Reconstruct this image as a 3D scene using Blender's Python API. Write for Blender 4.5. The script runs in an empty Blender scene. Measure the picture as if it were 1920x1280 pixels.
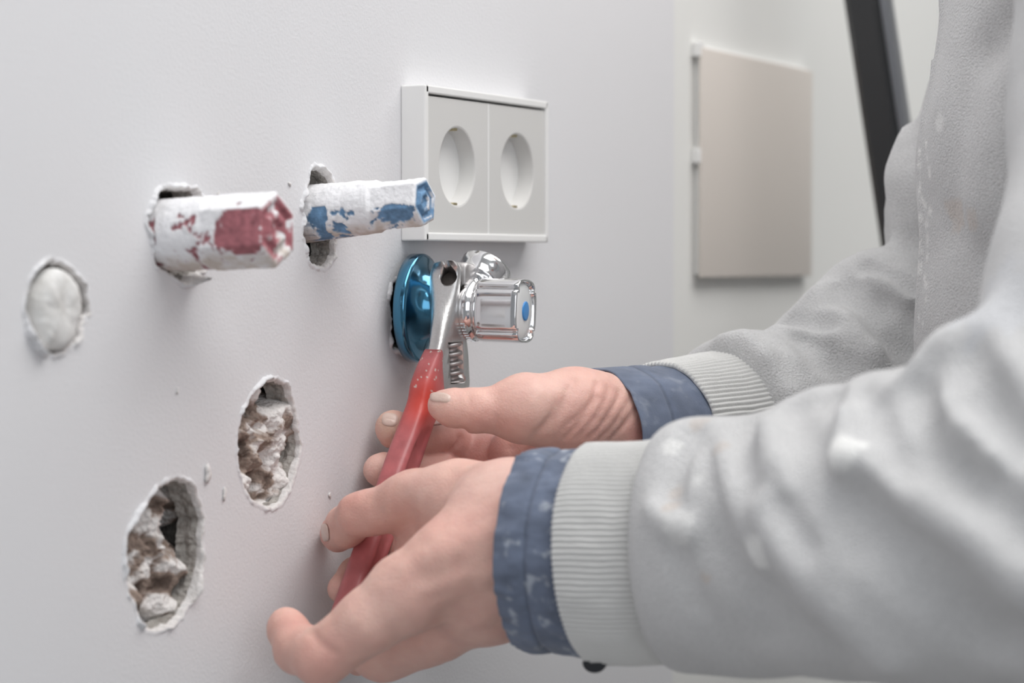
import bpy, bmesh, math, random
import numpy as np
from mathutils import Vector, Matrix, noise
from mathutils.geometry import delaunay_2d_cdt

random.seed(7); np.random.seed(7)
SC = bpy.context.scene
COL = SC.collection

# ------------------------------------------------------------------ camera
FPX = 85.0/36.0*1920.0
YAW, PITCH = math.radians(26.0), math.radians(1.9)
CAM = np.array([0.0, -0.59, 1.25])
FW = np.array([math.cos(YAW)*math.cos(PITCH), math.sin(YAW)*math.cos(PITCH), -math.sin(PITCH)])
RT = np.array([math.sin(YAW), -math.cos(YAW), 0.0])
UP = np.cross(RT, FW)
cd = bpy.data.cameras.new('camera'); cam = bpy.data.objects.new('camera', cd); COL.objects.link(cam)
cam.location = CAM
cam.rotation_euler = Matrix((RT, UP, -FW)).transposed().to_euler()
cd.lens = 85; cd.sensor_width = 36; cd.clip_start = 0.05
cd.dof.use_dof = True; cd.dof.focus_distance = 1.185; cd.dof.aperture_fstop = 7.5
SC.camera = cam

# ------------------------------------------------------------------ world, lamps, exposure
W = bpy.data.worlds.new('world'); SC.world = W; W.use_nodes = True
W.node_tree.nodes['Background'].inputs[0].default_value = (0.93, 0.96, 1.0, 1)
W.node_tree.nodes['Background'].inputs[1].default_value = 0.31
def area(name, loc, target, sx, sy, power, color):
    ld = bpy.data.lights.new(name, 'AREA'); ld.shape = 'RECTANGLE'; ld.size = sx; ld.size_y = sy
    ld.energy = power; ld.color = color
    o = bpy.data.objects.new(name, ld); COL.objects.link(o); o.location = loc
    o.rotation_euler = (Vector(target)-Vector(loc)).to_track_quat('-Z', 'Y').to_euler()
    return o
area('ceiling_light_panel', (1.30, -0.72, 2.44), (1.30, -0.62, 1.0), 2.3, 0.9, 31.5, (1.0, 0.985, 0.97))
area('fill_light', (-0.8, -1.9, 1.75), (0.95, -0.25, 1.05), 1.5, 1.3, 12, (0.93, 0.96, 1.0))  # added fill lamp behind the camera, no window stands there
SC.view_settings.view_transform = 'Standard'; SC.view_settings.look = 'None'
SC.view_settings.gamma = 1; SC.view_settings.use_curve_mapping = False
SC.view_settings.exposure = -0.03

# ------------------------------------------------------------------ point helpers
def ray(px, py):
    return FW + RT*((px-960)/FPX) - UP*((py-640)/FPX)
def q(px, py, d):                       # point at depth d along the viewing axis
    return CAM + ray(px, py)*d
def wp(px, py, off=0.0):                # point on the plane parallel to the wall, off metres in front of it
    r = ray(px, py); t = (-off-CAM[1])/r[1]
    return CAM + r*t
def proj(P):
    v = np.asarray(P)-CAM; d = v@FW
    return 960+FPX*(v@RT)/d, 640-FPX*(v@UP)/d, d
def off_for(X, px):                     # distance from the wall at which a point with this X is seen in column px
    lo, hi = -0.02, 0.2
    for _ in range(50):
        m = (lo+hi)/2
        if proj((X, -m, 1.2))[0] < px: lo = m
        else: hi = m
    return m

# ------------------------------------------------------------------ numpy noise
def _h(ix, iy, iz):
    n = (ix.astype(np.int64)*374761393 + iy.astype(np.int64)*668265263 + iz.astype(np.int64)*2147483647+1442695) & 0xffffffff
    n = ((n ^ (n >> 13))*1274126177) & 0xffffffff
    n = n ^ (n >> 16)
    return (n & 0xffff)/32768.0-1.0
def vnoise(P):
    P = np.asarray(P, dtype=np.float64); i = np.floor(P).astype(np.int64); f = P-i; f = f*f*(3-2*f)
    r = 0
    for a in (0, 1):
        for b in (0, 1):
            for c in (0, 1):
                w = (f[:, 0] if a else 1-f[:, 0])*(f[:, 1] if b else 1-f[:, 1])*(f[:, 2] if c else 1-f[:, 2])
                r = r + w*_h(i[:, 0]+a, i[:, 1]+b, i[:, 2]+c)
    return r
def fbm(P, o=4):
    P = np.asarray(P); r = 0; a = 1.0; s = 0
    for k in range(o):
        r = r + a*vnoise(P*2**k+17.3*k); s += a; a *= 0.5
    return r/s

# ------------------------------------------------------------------ materials
def mat(name, color=(.8, .8, .8), rough=.5, metal=0.0, vcol=False, noise_amt=0.0, noise_scale=50, noise_col=None,
        bump=0.0, bump_scale=300, bump_dist=0.001, sss=0.0, coat=0.0, detail=4, stretch=None, emit=0, transmission=0, sheen=0):
    m = bpy.data.materials.new(name); m.use_nodes = True
    nt = m.node_tree; N = nt.nodes; L = nt.links; b = N['Principled BSDF']
    b.inputs['Roughness'].default_value = rough; b.inputs['Metallic'].default_value = metal
    b.inputs['Base Color'].default_value = (*color, 1)
    b.inputs['Coat Weight'].default_value = coat
    b.inputs['Transmission Weight'].default_value = transmission
    b.inputs['Sheen Weight'].default_value = sheen
    if sss:
        b.inputs['Subsurface Weight'].default_value = sss
        b.inputs['Subsurface Radius'].default_value = (1.0, .35, .2)
        b.inputs['Subsurface Scale'].default_value = 0.006
    geo = N.new('ShaderNodeNewGeometry')
    vec = geo.outputs['Position']
    if stretch:
        mp = N.new('ShaderNodeMapping'); mp.inputs['Scale'].default_value = stretch
        L.new(vec, mp.inputs['Vector']); vec = mp.outputs[0]
    col = None
    if vcol:
        a = N.new('ShaderNodeAttribute'); a.attribute_name = 'tint'; col = a.outputs['Color']
    if noise_amt:
        n = N.new('ShaderNodeTexNoise'); n.inputs['Scale'].default_value = noise_scale; n.inputs['Detail'].default_value = detail
        L.new(vec, n.inputs['Vector'])
        mr = N.new('ShaderNodeMapRange'); mr.inputs[1].default_value = .3; mr.inputs[2].default_value = .7
        mr.inputs[3].default_value = 0; mr.inputs[4].default_value = noise_amt
        L.new(n.outputs[0], mr.inputs[0])
        mx = N.new('ShaderNodeMix'); mx.data_type = 'RGBA'
        L.new(mr.outputs[0], mx.inputs[0])
        if col: L.new(col, mx.inputs[6])
        else: mx.inputs[6].default_value = (*color, 1)
        mx.inputs[7].default_value = (*(noise_col or (0, 0, 0)), 1)
        col = mx.outputs[2]
    if col: L.new(col, b.inputs['Base Color'])
    if bump:
        n = N.new('ShaderNodeTexNoise'); n.inputs['Scale'].default_value = bump_scale; n.inputs['Detail'].default_value = 3
        L.new(vec, n.inputs['Vector'])
        bp = N.new('ShaderNodeBump'); bp.inputs['Strength'].default_value = bump; bp.inputs['Distance'].default_value = bump_dist
        L.new(n.outputs[0], bp.inputs['Height']); L.new(bp.outputs[0], b.inputs['Normal'])
    return m

M = {}
M['wall'] = mat('painted_plaster', (.735, .735, .752), .75, bump=.45, bump_scale=620, bump_dist=.0005)
M['wall2'] = mat('painted_wall_far', (.785, .787, .765), .8, bump=.2, bump_scale=300, bump_dist=.0005)
M['plain'] = mat('white_room_paint', (.78, .78, .77), .85, bump=.1)
M['floor'] = mat('grey_screed', (.36, .35, .34), .8, noise_amt=.4, noise_scale=6, noise_col=(.25, .25, .25), bump=.2)
M['plaster'] = mat('torn_plaster', (.80, .78, .77), .95, bump=.8, bump_scale=500, noise_amt=.35, noise_scale=260, noise_col=(.42, .38, .35))
M['cut'] = mat('gypsum_core', (.50, .48, .45), .95, bump=1, bump_scale=600, noise_amt=.8, noise_scale=300, noise_col=(.22, .19, .17))
M['wool'] = mat('cavity_filling', vcol=True, rough=.95, bump=1, bump_scale=500, bump_dist=.0015)
M['white_plastic'] = mat('white_plastic', (.84, .84, .83), .32)
M['insert_plastic'] = mat('socket_insert_plastic', (.66, .655, .64), .34)
M['brass'] = mat('contact_brass', (.55, .48, .30), .4, metal=1)
M['beige'] = mat('beige_cover_plate', (.70, .65, .60), .5, noise_amt=.1, noise_scale=12, noise_col=(.6, .55, .5))
M['black_metal'] = mat('black_coated_metal', (.026, .027, .029), .24)
M['plug'] = mat('plaster_smeared_plastic', vcol=True, rough=.75, bump=.7, bump_scale=380, bump_dist=.0008)
M['chrome'] = mat('chrome', (.74, .74, .75), .11, metal=1)
M['film'] = mat('blue_protective_film_on_chrome', (.055, .215, .35), .15, metal=1, coat=.6, bump=.12, bump_scale=90, bump_dist=.0006)
M['clear'] = mat('pale_knob_cap', (.74, .76, .76), .15, coat=.6)
M['dot'] = mat('blue_dot', (.05, .26, .62), .3)
M['steel'] = mat('matt_cast_steel', (.66, .655, .65), .34, metal=1, noise_amt=.12, noise_scale=700, noise_col=(.3, .28, .27), detail=2, bump=.3, bump_scale=900, bump_dist=.0003)
M['steel_dull'] = mat('dull_grey_steel', (.46, .45, .45), .45, metal=.9, noise_amt=.4, noise_scale=400, noise_col=(.3, .27, .26), bump=.3, bump_scale=700, bump_dist=.0003)
M['dark'] = mat('recess_shade', (.06, .05, .045), .8)  # near-black colour painted in for shade inside holes and slots
M['red'] = mat('worn_red_grip', vcol=True, rough=.42, bump=.25, bump_scale=500, bump_dist=.0004, coat=.15)
M['skin'] = mat('skin', vcol=True, rough=.5, sss=.22, bump=.55, bump_scale=900, bump_dist=.0005, noise_amt=.26, noise_scale=130, noise_col=(.60, .28, .25))
M['knit'] = mat('grey_ribbed_knit', (.70, .70, .685), .95, bump=.7, bump_scale=1500, bump_dist=.0006, sheen=.3)
M['fleece'] = mat('grey_sweatshirt_fleece', vcol=True, rough=.97, noise_amt=.36, noise_scale=900, noise_col=(.36, .36, .365), detail=6, bump=.9, bump_scale=900, bump_dist=.0012, sheen=.35)
M['navy'] = mat('navy_cotton', vcol=True, rough=.85, bump=.5, bump_scale=1600, bump_dist=.0004, sheen=.2)
M['button'] = mat('dark_button', (.025, .028, .035), .3)
M['trouser'] = mat('dark_work_trousers', (.05, .055, .07), .9)
M['shoe'] = mat('black_leather', (.03, .028, .026), .5)
M['hair'] = mat('dark_hair', (.05, .035, .025), .7)

# ------------------------------------------------------------------ object helpers
WLOC = {}
def wloc(o):
    v = Vector((0, 0, 0))
    while o: v += o.location; o = o.parent
    return v
def tag(o, label=None, cat=None, group=None, kind=None):
    if label: o['label'] = label
    if cat: o['category'] = cat
    if group: o['group'] = group
    if kind: o['kind'] = kind
    return o
def empty(name, loc, **k):
    o = bpy.data.objects.new(name, None); COL.objects.link(o); o.location = loc; o.empty_display_size = .02
    return tag(o, **k)
def mk(name, V, F, m, parent=None, smooth=True, tint=None, origin=None, mats=None, fmat=None, **k):
    V = np.asarray(V, dtype=float)
    if parent is not None: base = wloc(parent); loc = Vector((0, 0, 0))
    else:
        base = Vector(origin) if origin is not None else Vector(((V[:, 0].min()+V[:, 0].max())/2, (V[:, 1].min()+V[:, 1].max())/2, V[:, 2].min()))
        loc = base
    V = V-np.array(base)
    me = bpy.data.meshes.new(name)
    me.from_pydata(V.tolist(), [], F.tolist() if isinstance(F, np.ndarray) else F)
    me.materials.append(m)
    for x in (mats or []): me.materials.append(x)
    if smooth: me.polygons.foreach_set('use_smooth', [True]*len(me.polygons))
    if fmat is not None: me.polygons.foreach_set('material_index', fmat)
    if tint is not None:
        a = me.color_attributes.new('tint', 'FLOAT_COLOR', 'POINT')
        c = np.ones((len(V), 4), dtype=np.float32); c[:, :3] = tint
        a.data.foreach_set('color', c.ravel())
    me.update()
    o = bpy.data.objects.new(name, me); COL.objects.link(o); o.location = loc
    if parent is not None: o.parent = parent
    return tag(o, **k)

def grid_faces(nu, nv, wrap_v=True, wrap_u=False, base=0):
    F = []
    for i in range(nu if wrap_u else nu-1):
        for j in range(nv if wrap_v else nv-1):
            a = i*nv+j; b = i*nv+(j+1) % nv; c = ((i+1) % nu)*nv+(j+1) % nv; d = ((i+1) % nu)*nv+j
            F.append([base+a, base+b, base+c, base+d])
    return F
def lathe(profile, O, ez, ex, n=64, rfun=None, caps=True):
    """profile: list of (r, z); rfun(theta array, r, z, k) may reshape the radius."""
    ez = np.asarray(ez, float); ez /= np.linalg.norm(ez); ex = np.asarray(ex, float); ex = ex-ez*(ex@ez); ex /= np.linalg.norm(ex)
    ey = np.cross(ez, ex); V = []
    th = np.arange(n)*2*math.pi/n
    for k, (r, z) in enumerate(profile):
        rr = rfun(th, r, z, k) if rfun else np.full(n, r)
        V.append(np.asarray(O)+np.outer(np.cos(th)*rr, ex)+np.outer(np.sin(th)*rr, ey)+ez*z)
    V = np.concatenate(V); F = grid_faces(len(profile), n)
    if caps:
        F.append(list(range(n))[::-1]); F.append([(len(profile)-1)*n+j for j in range(n)])
    return V, F
def box(x0, x1, y0, y1, z0, z1, bev=0.0, seg=2):
    bm = bmesh.new(); bmesh.ops.create_cube(bm, size=1)
    for v in bm.verts: v.co = Vector(((x0+x1)/2+v.co.x*(x1-x0), (y0+y1)/2+v.co.y*(y1-y0), (z0+z1)/2+v.co.z*(z1-z0)))
    if bev: bmesh.ops.bevel(bm, geom=bm.edges[:]+bm.verts[:], offset=bev, segments=seg, affect='EDGES', profile=.5)
    bm.verts.index_update(); V = np.array([v.co[:] for v in bm.verts]); F = [[v.index for v in f.verts] for f in bm.faces]; bm.free()
    return V, F
def join(*parts):
    V = []; F = []; b = 0
    for v, f in parts:
        V.append(v); F += [[i+b for i in x] for x in (f.tolist() if isinstance(f, np.ndarray) else f)]; b += len(v)
    return np.concatenate(V), F
def catmull(P, n):
    P = np.asarray(P, float); m = len(P); out = []
    t = np.linspace(0, m, n, endpoint=False)
    for x in t:
        i = int(x); f = x-i; a, b, c, d = P[(i-1) % m], P[i % m], P[(i+1) % m], P[(i+2) % m]
        out.append(.5*((2*b)+(-a+c)*f+(2*a-5*b+4*c-d)*f*f+(-a+3*b-3*c+d)*f**3))
    return np.array(out)

# ================================================================== SETTING
BX0, BX1 = -1.2, float(wp(1262, 640)[0])
HOLES = {
 'lower': [(332,897),(358,909),(376,950),(381,990),(377,1045),(370,1094),(347,1146),(324,1170),(283,1184),(263,1165),(254,1135),(240,1100),(234,1060),(239,1008),(257,967),(283,932),(300,909)],
 'upper': [(509,710),(538,724),(552,759),(558,805),(564,840),(555,880),(538,926),(514,950),(480,944),(462,921),(451,886),(445,846),(448,805),(457,771),(474,742),(491,719)],
 'plug': [(101,488),(133,510),(156,539),(169,586),(160,594),(151,614),(139,643),(110,661),(81,661),(61,638),(51,603),(47,568),(55,534),(75,505)],
 'red': [(300,354),(324,351),(365,356),(378,372),(400,400),(402,460),(385,500),(371,511),(356,520),(343,530),(328,520),(302,505),(290,490),(288,455),(274,420),(281,395),(290,370)],
 'blue': [(590,312),(606,318),(622,334),(627,352),(634,400),(632,440),(626,480),(612,500),(590,497),(578,487),(575,460),(568,432),(572,410),(566,388),(574,362),(580,340),(582,322)],
 'valve': [(732,540),(742,526),(760,515),(780,505),(800,515),(815,560),(812,610),(790,640),(765,658),(743,654),(733,640),(735,600),(731,570)],
}
hole_loops = {}
for k, P in HOLES.items():
    xz = np.array([[wp(*p)[0], wp(*p)[2]] for p in P])
    L_ = catmull(xz, 170)
    c = L_.mean(0); d = L_-c; r = np.linalg.norm(d, axis=1, keepdims=True); nrm = d/r
    jf = fbm(np.c_[L_*800, np.full(len(L_), 6.0)], 2)
    jit = fbm(np.c_[L_*260, np.full(len(L_), 3.0)], 3)
    hole_loops[k] = (L_ + nrm*(jit*.0011+jf*.0006)[:, None], nrm, jit)

verts2 = [(BX0, 0), (BX1, 0), (BX1, 2.5), (BX0, 2.5)]; edges = [(0, 1), (1, 2), (2, 3), (3, 0)]
for k, (L_, nr, jit) in hole_loops.items():
    b = len(verts2); n = len(L_); o_ = L_+nr*.0022
    verts2 += [tuple(p) for p in o_]; edges += [(b+i, b+(i+1) % n) for i in range(n)]
for x in np.arange(.6, BX1-.05, .05):
    for z in np.arange(1.0, 1.5, .05): verts2.append((float(x)+random.uniform(-.01, .01), float(z)+random.uniform(-.01, .01)))
cv, ce, cf, *_ = delaunay_2d_cdt([Vector(v) for v in verts2], edges, [], 0, 1e-6)
def inside(p, poly):
    x, y = p; c = False; n = len(poly); j = n-1
    for i in range(n):
        if (poly[i][1] > y) != (poly[j][1] > y) and x < (poly[j][0]-poly[i][0])*(y-poly[i][1])/(poly[j][1]-poly[i][1])+poly[i][0]: c = not c
        j = i
    return c
polys = [L_+nr*.0022 for L_, nr, _ in hole_loops.values()]
F2 = []
for f in cf:
    c = sum((Vector(cv[i]) for i in f), Vector((0, 0)))/len(f)
    if not any(inside((c.x, c.y), P) for P in polys): F2.append(list(f))
V2 = [(v[0], 0, v[1]) for v in cv]
# rounded outer corner where the boxed-out wall ends and the far wall steps back 25 mm
b = len(V2); STEP = .003; rad = .003
nseg = 8
for i in range(nseg+1):
    a = i/nseg*math.pi/2
    for z in (0, 2.5): V2.append((BX1+rad*math.sin(a), rad-rad*math.cos(a), z))
for i in range(nseg): F2.append([b+2*i, b+2*i+2, b+2*i+3, b+2*i+1])
wall = mk('wall_left', V2, F2, M['wall'], smooth=False, kind='structure')
V, F = box(BX1+.004, 4.2, STEP, STEP+.1, 0, 2.5); mk('wall_left', V, F, M['wall2'], smooth=False, kind='structure')
V, F = box(BX0, 4.2, -3.2, .3, -.1, 0); mk('floor', V, F, M['floor'], smooth=False, kind='structure')
V, F = box(BX0, 4.2, -3.2, .3, 2.5, 2.6); mk('ceiling', V, F, M['plain'], smooth=False, kind='structure')
V, F = box(4.2, 4.3, -3.2, .3, 0, 2.5); mk('wall_back', V, F, M['plain'], smooth=False, kind='structure')
V, F = box(BX0, 4.2, .13, .23, 0, 2.5); mk('cavity_shade_back', V, F, M['dark'], smooth=False, kind='structure')  # added near-black backing, paints the gaps in the holes as shade

# torn holes with their filling
def make_hole(k, label, depth=.013, fill=None, cat='hole', rag=.0016):
    L_, nr, jit = hole_loops[k]; n = len(L_)
    c = L_.mean(0)
    t = empty('wall_hole', (c[0], 0, c[1]), label=label, cat=cat)
    j2 = fbm(np.c_[L_*420, np.full(n, 9.0)], 3)
    def ring(dn, y): return np.c_[(L_+nr*np.reshape(dn, (-1, 1)))[:, 0], np.broadcast_to(y, n), (L_+nr*np.reshape(dn, (-1, 1)))[:, 1]]
    lf = fbm(np.c_[L_*90, np.full(n, 2.0)], 2)
    lip = (1+1.6*np.clip(-nr[:, 1], 0, 1))*np.clip(.0001+np.maximum(lf, 0)*rag*2.2+j2*rag*.5, .0001, .005)
    R = [ring(np.full(n, .0022), 0.0), ring(.0013+j2*.0003, -lip*.7), ring(.0004+j2*.0010, -lip), ring(-.0006+j2*.0012, .0004-lip*.3), ring(-.0006+jit*.001, .003)]
    V = np.concatenate(R); mk('torn_edge', V, [f[::-1] for f in grid_faces(len(R), n)], M['wall'], t, smooth=True, mats=[M['plaster']], fmat=[0]*(2*n)+[1]*(2*n))
    R = [ring(-.0006+jit*.001, .0028), ring(-.0009+j2*.0012, .006), ring(-.0003+jit*.0012, .009), ring(-.0012+j2*.0015, depth), ring(.012, depth+.002), ring(.02, depth+.03)]
    V = np.concatenate(R); mk('board_core', V, [f[::-1] for f in grid_faces(len(R), n)], M['cut'], t, smooth=False)
    if fill:
        nr_, ns_ = 80, 150; tt = np.linspace(0, 1.25, nr_)
        idx = np.linspace(0, n, ns_, endpoint=False); base = catmull(L_, ns_)
        P = np.array([c+(base[j]-c)*s for s in tt for j in range(ns_)])
        S = np.repeat(tt, ns_)
        X3 = np.c_[P*95, np.full(len(P), fill.get('seed', 1.0))]
        lump = fbm(X3, 5); lump2 = fbm(X3*2.6+5, 3)
        y = fill['base'] + fill['amp']*(-lump) - fill['amp']*.35*np.abs(lump2)
        for (gx, gy, gr, gd) in fill.get('gaps', []):
            g = wp(gx, gy, -.011); dd = np.hypot(P[:, 0]-g[0], P[:, 1]-g[2])
            y = y + gd*np.exp(-(dd/gr)**2)
        y = np.maximum(y, .0012)
        y += np.clip(S-1.02, 0, 1)*.05
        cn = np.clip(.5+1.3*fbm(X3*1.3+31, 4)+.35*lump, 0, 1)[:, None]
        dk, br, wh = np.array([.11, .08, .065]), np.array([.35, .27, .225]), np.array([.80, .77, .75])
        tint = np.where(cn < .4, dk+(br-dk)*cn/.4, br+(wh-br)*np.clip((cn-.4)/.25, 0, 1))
        mk('cavity_filling', np.c_[P[:, 0], y, P[:, 1]], [f[::-1] for f in grid_faces(nr_, ns_)], M['wool'], t, tint=tint)
    return t
make_hole('lower', 'large oval hole in the wall, lowest on the left, dark gap along its right side', fill=dict(base=.009, amp=.012, seed=1.0,
    gaps=[(318,912,.005,.06),(326,942,.0042,.07),(335,965,.0040,.07),(342,985,.004,.07),(349,1008,.0035,.06),(335,1050,.003,.04),(270,1165,.003,.04),(300,1010,.006,.006)]))
make_hole('upper', 'ragged oval hole right of the lowest one, stuffed with crumbly plaster lumps', fill=dict(base=.0075, amp=.011, seed=5.0,
    gaps=[(492,735,.0045,.06),(510,728,.0030,.06),(543,838,.0045,.04),(462,905,.0035,.05),(455,770,.0022,.04)]))
make_hole('plug', 'round cut in the wall at the far left around a plastered plug')
make_hole('red', 'torn hole around the red-marked pipe plug', rag=.003)
make_hole('blue', 'torn hole around the blue-marked pipe plug', rag=.0025)
make_hole('valve', 'ragged hole mostly hidden behind the blue rosette', rag=.002)

# crumbs and scratches stuck on the wall
def crumb(px, py, s, elong=1.0):
    c = wp(px, py, 0.0002); V, F = lathe([(s*.2, -s*.1), (s*.8, s*.0), (s, s*.25), (s*.6, s*.5), (s*.1, s*.6)], c, (0, -1, 0), (1, 0, 0), 12,
        rfun=lambda th, r, z, k: r*(1+.35*np.sin(2*th+px)+.25*np.sin(3*th+py)))
    V[:, 2] = c[2]+(V[:, 2]-c[2])*elong
    return V, F
for px, py, s, e, lab in [(388,888,.0030,1.1,'larger plaster crumb stuck on the wall between the two ragged holes'), (420,925,.0016,1.6,'small plaster crumb on the wall below and left of the upper ragged hole'),
                          (543,345,.0011,1,'tiny plaster bump left of the blue plug hole'), (332,733,.0010,1.2,'tiny plaster speck below the red plug'),
                          (618,928,.0009,2.0,'thin white paint fleck above the index fingertip'), (409,362,.0009,1,'tiny dark-edged chip above the red plug')]:
    V, F = crumb(px, py, s, e); mk('plaster_crumb', V, F, M['plaster'], label=lab, cat='plaster crumb')

# plastered plug in the left hole
P0 = wp(103, 577, 0); P0 = np.array([P0[0], 0, P0[2]])
prof = [(.0165, .02), (.0165, .001), (.0162, -.001), (.0150, -.0025), (.0120, -.0035), (.0075, -.0042), (.004, -.0040), (.001, -.0039)]
V, F = lathe([(r, -z) for r, z in prof], P0, (0, -1, 0), (1, 0, 0), 90, rfun=lambda th, r, z, k: r*(1+.025*np.sin(2*th+1)+.02*np.sin(5*th)))
V[:, 0] = P0[0]+(V[:, 0]-P0[0])*.93; V[:, 2] = P0[2]-.001+(V[:, 2]-P0[2])*1.03
V[:, 1] -= fbm(V*170, 3)*.0012
cn = np.clip(.5+1.2*fbm(V*220, 4), 0, 1)[:, None]
mk('pipe_plug', V, F, M['plug'], tint=np.array([.60, .59, .57])*cn+np.array([.80, .80, .79])*(1-cn), label='white plastered round plug sunk in the wall at the far left', cat='plug')

# ------------------------------------------------------------------ pipe plugs
def pipe_plug(name, A, B, r0, r1, hexa, color, label, seed, cover, split=.42):
    A = np.array(A); B = np.array(B); ez = B-A; Lg = np.linalg.norm(ez); ez /= Lg
    ex = np.array([0, 0, 1.0]); ex -= ez*(ex@ez); ex /= np.linalg.norm(ex); ey = np.cross(ez, ex)
    nz, na = 150, 144; th = np.arange(na)*2*math.pi/na
    V = []
    zs = list(np.linspace(-.03, 0, 6)[:-1])+list(np.linspace(0, Lg, nz))
    apo = r1*.93
    ph = hexa
    hexr = apo/np.cos(((th+ph) % (math.pi/3))-math.pi/6)
    for z in zs:
        t = max(0, z/Lg)
        if t < split: rr = np.full(na, r0+(r1*1.04-r0)*t/split*.55)
        else:
            f = min(1, (t-split)/.03); rc = r0+(r1*1.04-r0)*.55
            rr = rc*(1-f)+np.minimum(hexr, r1*1.07)*f
        if t > .975: rr = rr*(1-.05*((t-.975)/.025)**2)
        V.append(A+ez*z+np.outer(np.cos(th)*rr, ex)+np.outer(np.sin(th)*rr, ey))
    nb = len(V)
    last_r = rr
    for s, dz in ((.90, .0003), (.82, -.0002), (.78, -.0012), (.56, -.0012), (.52, .0001), (.30, .0003), (.27, -.0008), (.02, -.0008)):
        V.append(A+ez*(Lg+dz)+np.outer(np.cos(th)*last_r*s, ex)+np.outer(np.sin(th)*last_r*s, ey))
    V = np.concatenate(V); nrow = len(V)//na
    row = np.repeat(np.arange(nrow), na); tt = np.where(row < nb, np.array([max(0, z/Lg) for z in zs]+[1.0]*(nrow-nb))[row], 1.0)
    TH = np.tile(th, nrow)
    Q = V*150+seed
    n1 = fbm(Q, 4); n2 = fbm(Q*2.7+9, 3)
    c = cover(tt, TH, n1, n2, row-nb)          # > 0 : plaster
    pl = np.clip(c*6+.5, 0, 1)
    rad = V-(A+np.outer((V-A)@ez, ez)); rn = np.linalg.norm(rad, axis=1, keepdims=True)+1e-9
    V = V+rad/rn*((pl*(.0005+.0005*np.abs(n1)+.0003*n2))*(row < nb))[:, None]
    wcol = np.array([.86, .86, .88])*(1-np.clip(-n1*.2+.02, 0, .3))[:, None]
    col = np.array(color)[None, :]*(1+n2*.5)[:, None]
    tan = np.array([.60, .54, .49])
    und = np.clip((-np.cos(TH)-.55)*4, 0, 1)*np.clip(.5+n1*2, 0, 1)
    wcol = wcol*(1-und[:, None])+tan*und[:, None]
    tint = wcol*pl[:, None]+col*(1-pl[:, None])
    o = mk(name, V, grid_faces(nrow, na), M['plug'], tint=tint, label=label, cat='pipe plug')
    return o
# direction theta=0 up, theta = +-90 sideways; the camera side is found from the axes
X0 = wp(322, 440)[0]
A = (X0, 0, wp(322, 440)[2]); o2 = off_for(X0, 520); Bz = wp(520, 430, o2)[2]; B = (X0, -o2, Bz)
def cov_red(t, th, n1, n2, ring):
    side = np.cos(th-SIDE)                     # 1 on the camera side
    c = .42 + n1*1.0 + n2*.6 + .9*np.clip(np.cos(th)-.35, 0, 1)
    c -= 1.35*np.exp(-((t-.84)/.16)**2)*np.clip(side, 0, 1)*(np.cos(th) < .55)*(np.cos(th) > -.72)
    c -= .35*np.exp(-((t-.2)/.3)**2)*np.clip(-np.cos(th)*.5+side*.5, 0, 1)
    c = np.where(ring >= 0, .18*np.sin(2*th+.6)+n1*.9-.10+.1*((ring == 1) | (ring == 4)), c)
    return c
def side_angle(A, B):
    A = np.array(A); B = np.array(B); ez = (B-A)/np.linalg.norm(B-A); ex = np.array([0, 0, 1.0]); ex -= ez*(ex@ez); ex /= np.linalg.norm(ex); ey = np.cross(ez, ex)
    v = CAM-(A+B)/2; return math.atan2(v@ey, v@ex)
SIDE = side_angle(A, B)
pipe_plug('pipe_plug', A, B, .0150, .0148, math.radians(4), (.37, .13, .15), 'pipe plug with red end sticking out of the left torn hole, smeared with white plaster', 3.0, cov_red)
X0 = wp(603, 398)[0]
A = (X0, 0, wp(603, 398)[2]); o2 = off_for(X0, 797); B = (X0, -o2, wp(797, 378, o2)[2])
SIDE = side_angle(A, B)
def cov_blue(t, th, n1, n2, ring):
    side = np.cos(th-SIDE)
    c = .60 + n1*1.1 + n2*.6 + .8*np.clip(np.cos(th), -.2, 1)
    c -= 1.6*np.exp(-((t-.80)/.17)**4)*np.clip(side*1.3, 0, 1)*np.exp(-((np.cos(th)+.42)/.40)**2)
    c -= 1.2*np.exp(-((t-.10)/.10)**2)*np.clip(side, 0, 1)*(np.cos(th) < .15)
    c -= 1.3*np.exp(-((t-.27)/.07)**2)*np.exp(-((np.cos(th)+.75)/.25)**2)
    c -= .5*np.exp(-((t-.25)/.12)**2)*np.exp(-((np.cos(th)+.05)/.2)**2)
    c = np.where(ring >= 0, -.12+n1*.6+.13*((ring == 1) | (ring == 5)), c)
    return c
pipe_plug('pipe_plug', A, B, .0131, .0106, math.radians(16), (.14, .27, .44), 'pipe plug with blue hexagonal end sticking out beside the sockets, smeared with white plaster', 8.0, cov_blue, split=.55)

# ------------------------------------------------------------------ double socket
OFF = .0140
a_ = wp(797, 158, OFF); b_ = wp(797, 451, OFF); c_ = wp(1029, 190, OFF)
sx0, sx1 = a_[0], c_[0]; sz1, sz0 = a_[2], b_[2]
sock = empty('double_socket', ((sx0+sx1)/2, 0, sz0), label='white double wall socket with two round recesses in a square-edged frame', cat='socket')
fr = .0042
parts = [box(sx0, sx0+fr, -OFF, 0, sz0, sz1, .0008), box(sx1-fr*.8, sx1, -OFF, 0, sz0, sz1, .0008),
         box(sx0+.001, sx1-.001, -OFF, 0, sz1-fr, sz1, .0008), box(sx0+.001, sx1-.001, -OFF, 0, sz0, sz0+fr, .0008)]
V, F = join(*parts); mk('frame', V, F, M['white_plastic'], sock, smooth=False)
V, F = box(sx0+.002, sx1-.002, -.004, 0, sz0+.002, sz1-.002); mk('back_plate', V, F, M['white_plastic'], sock, smooth=False)
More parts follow.
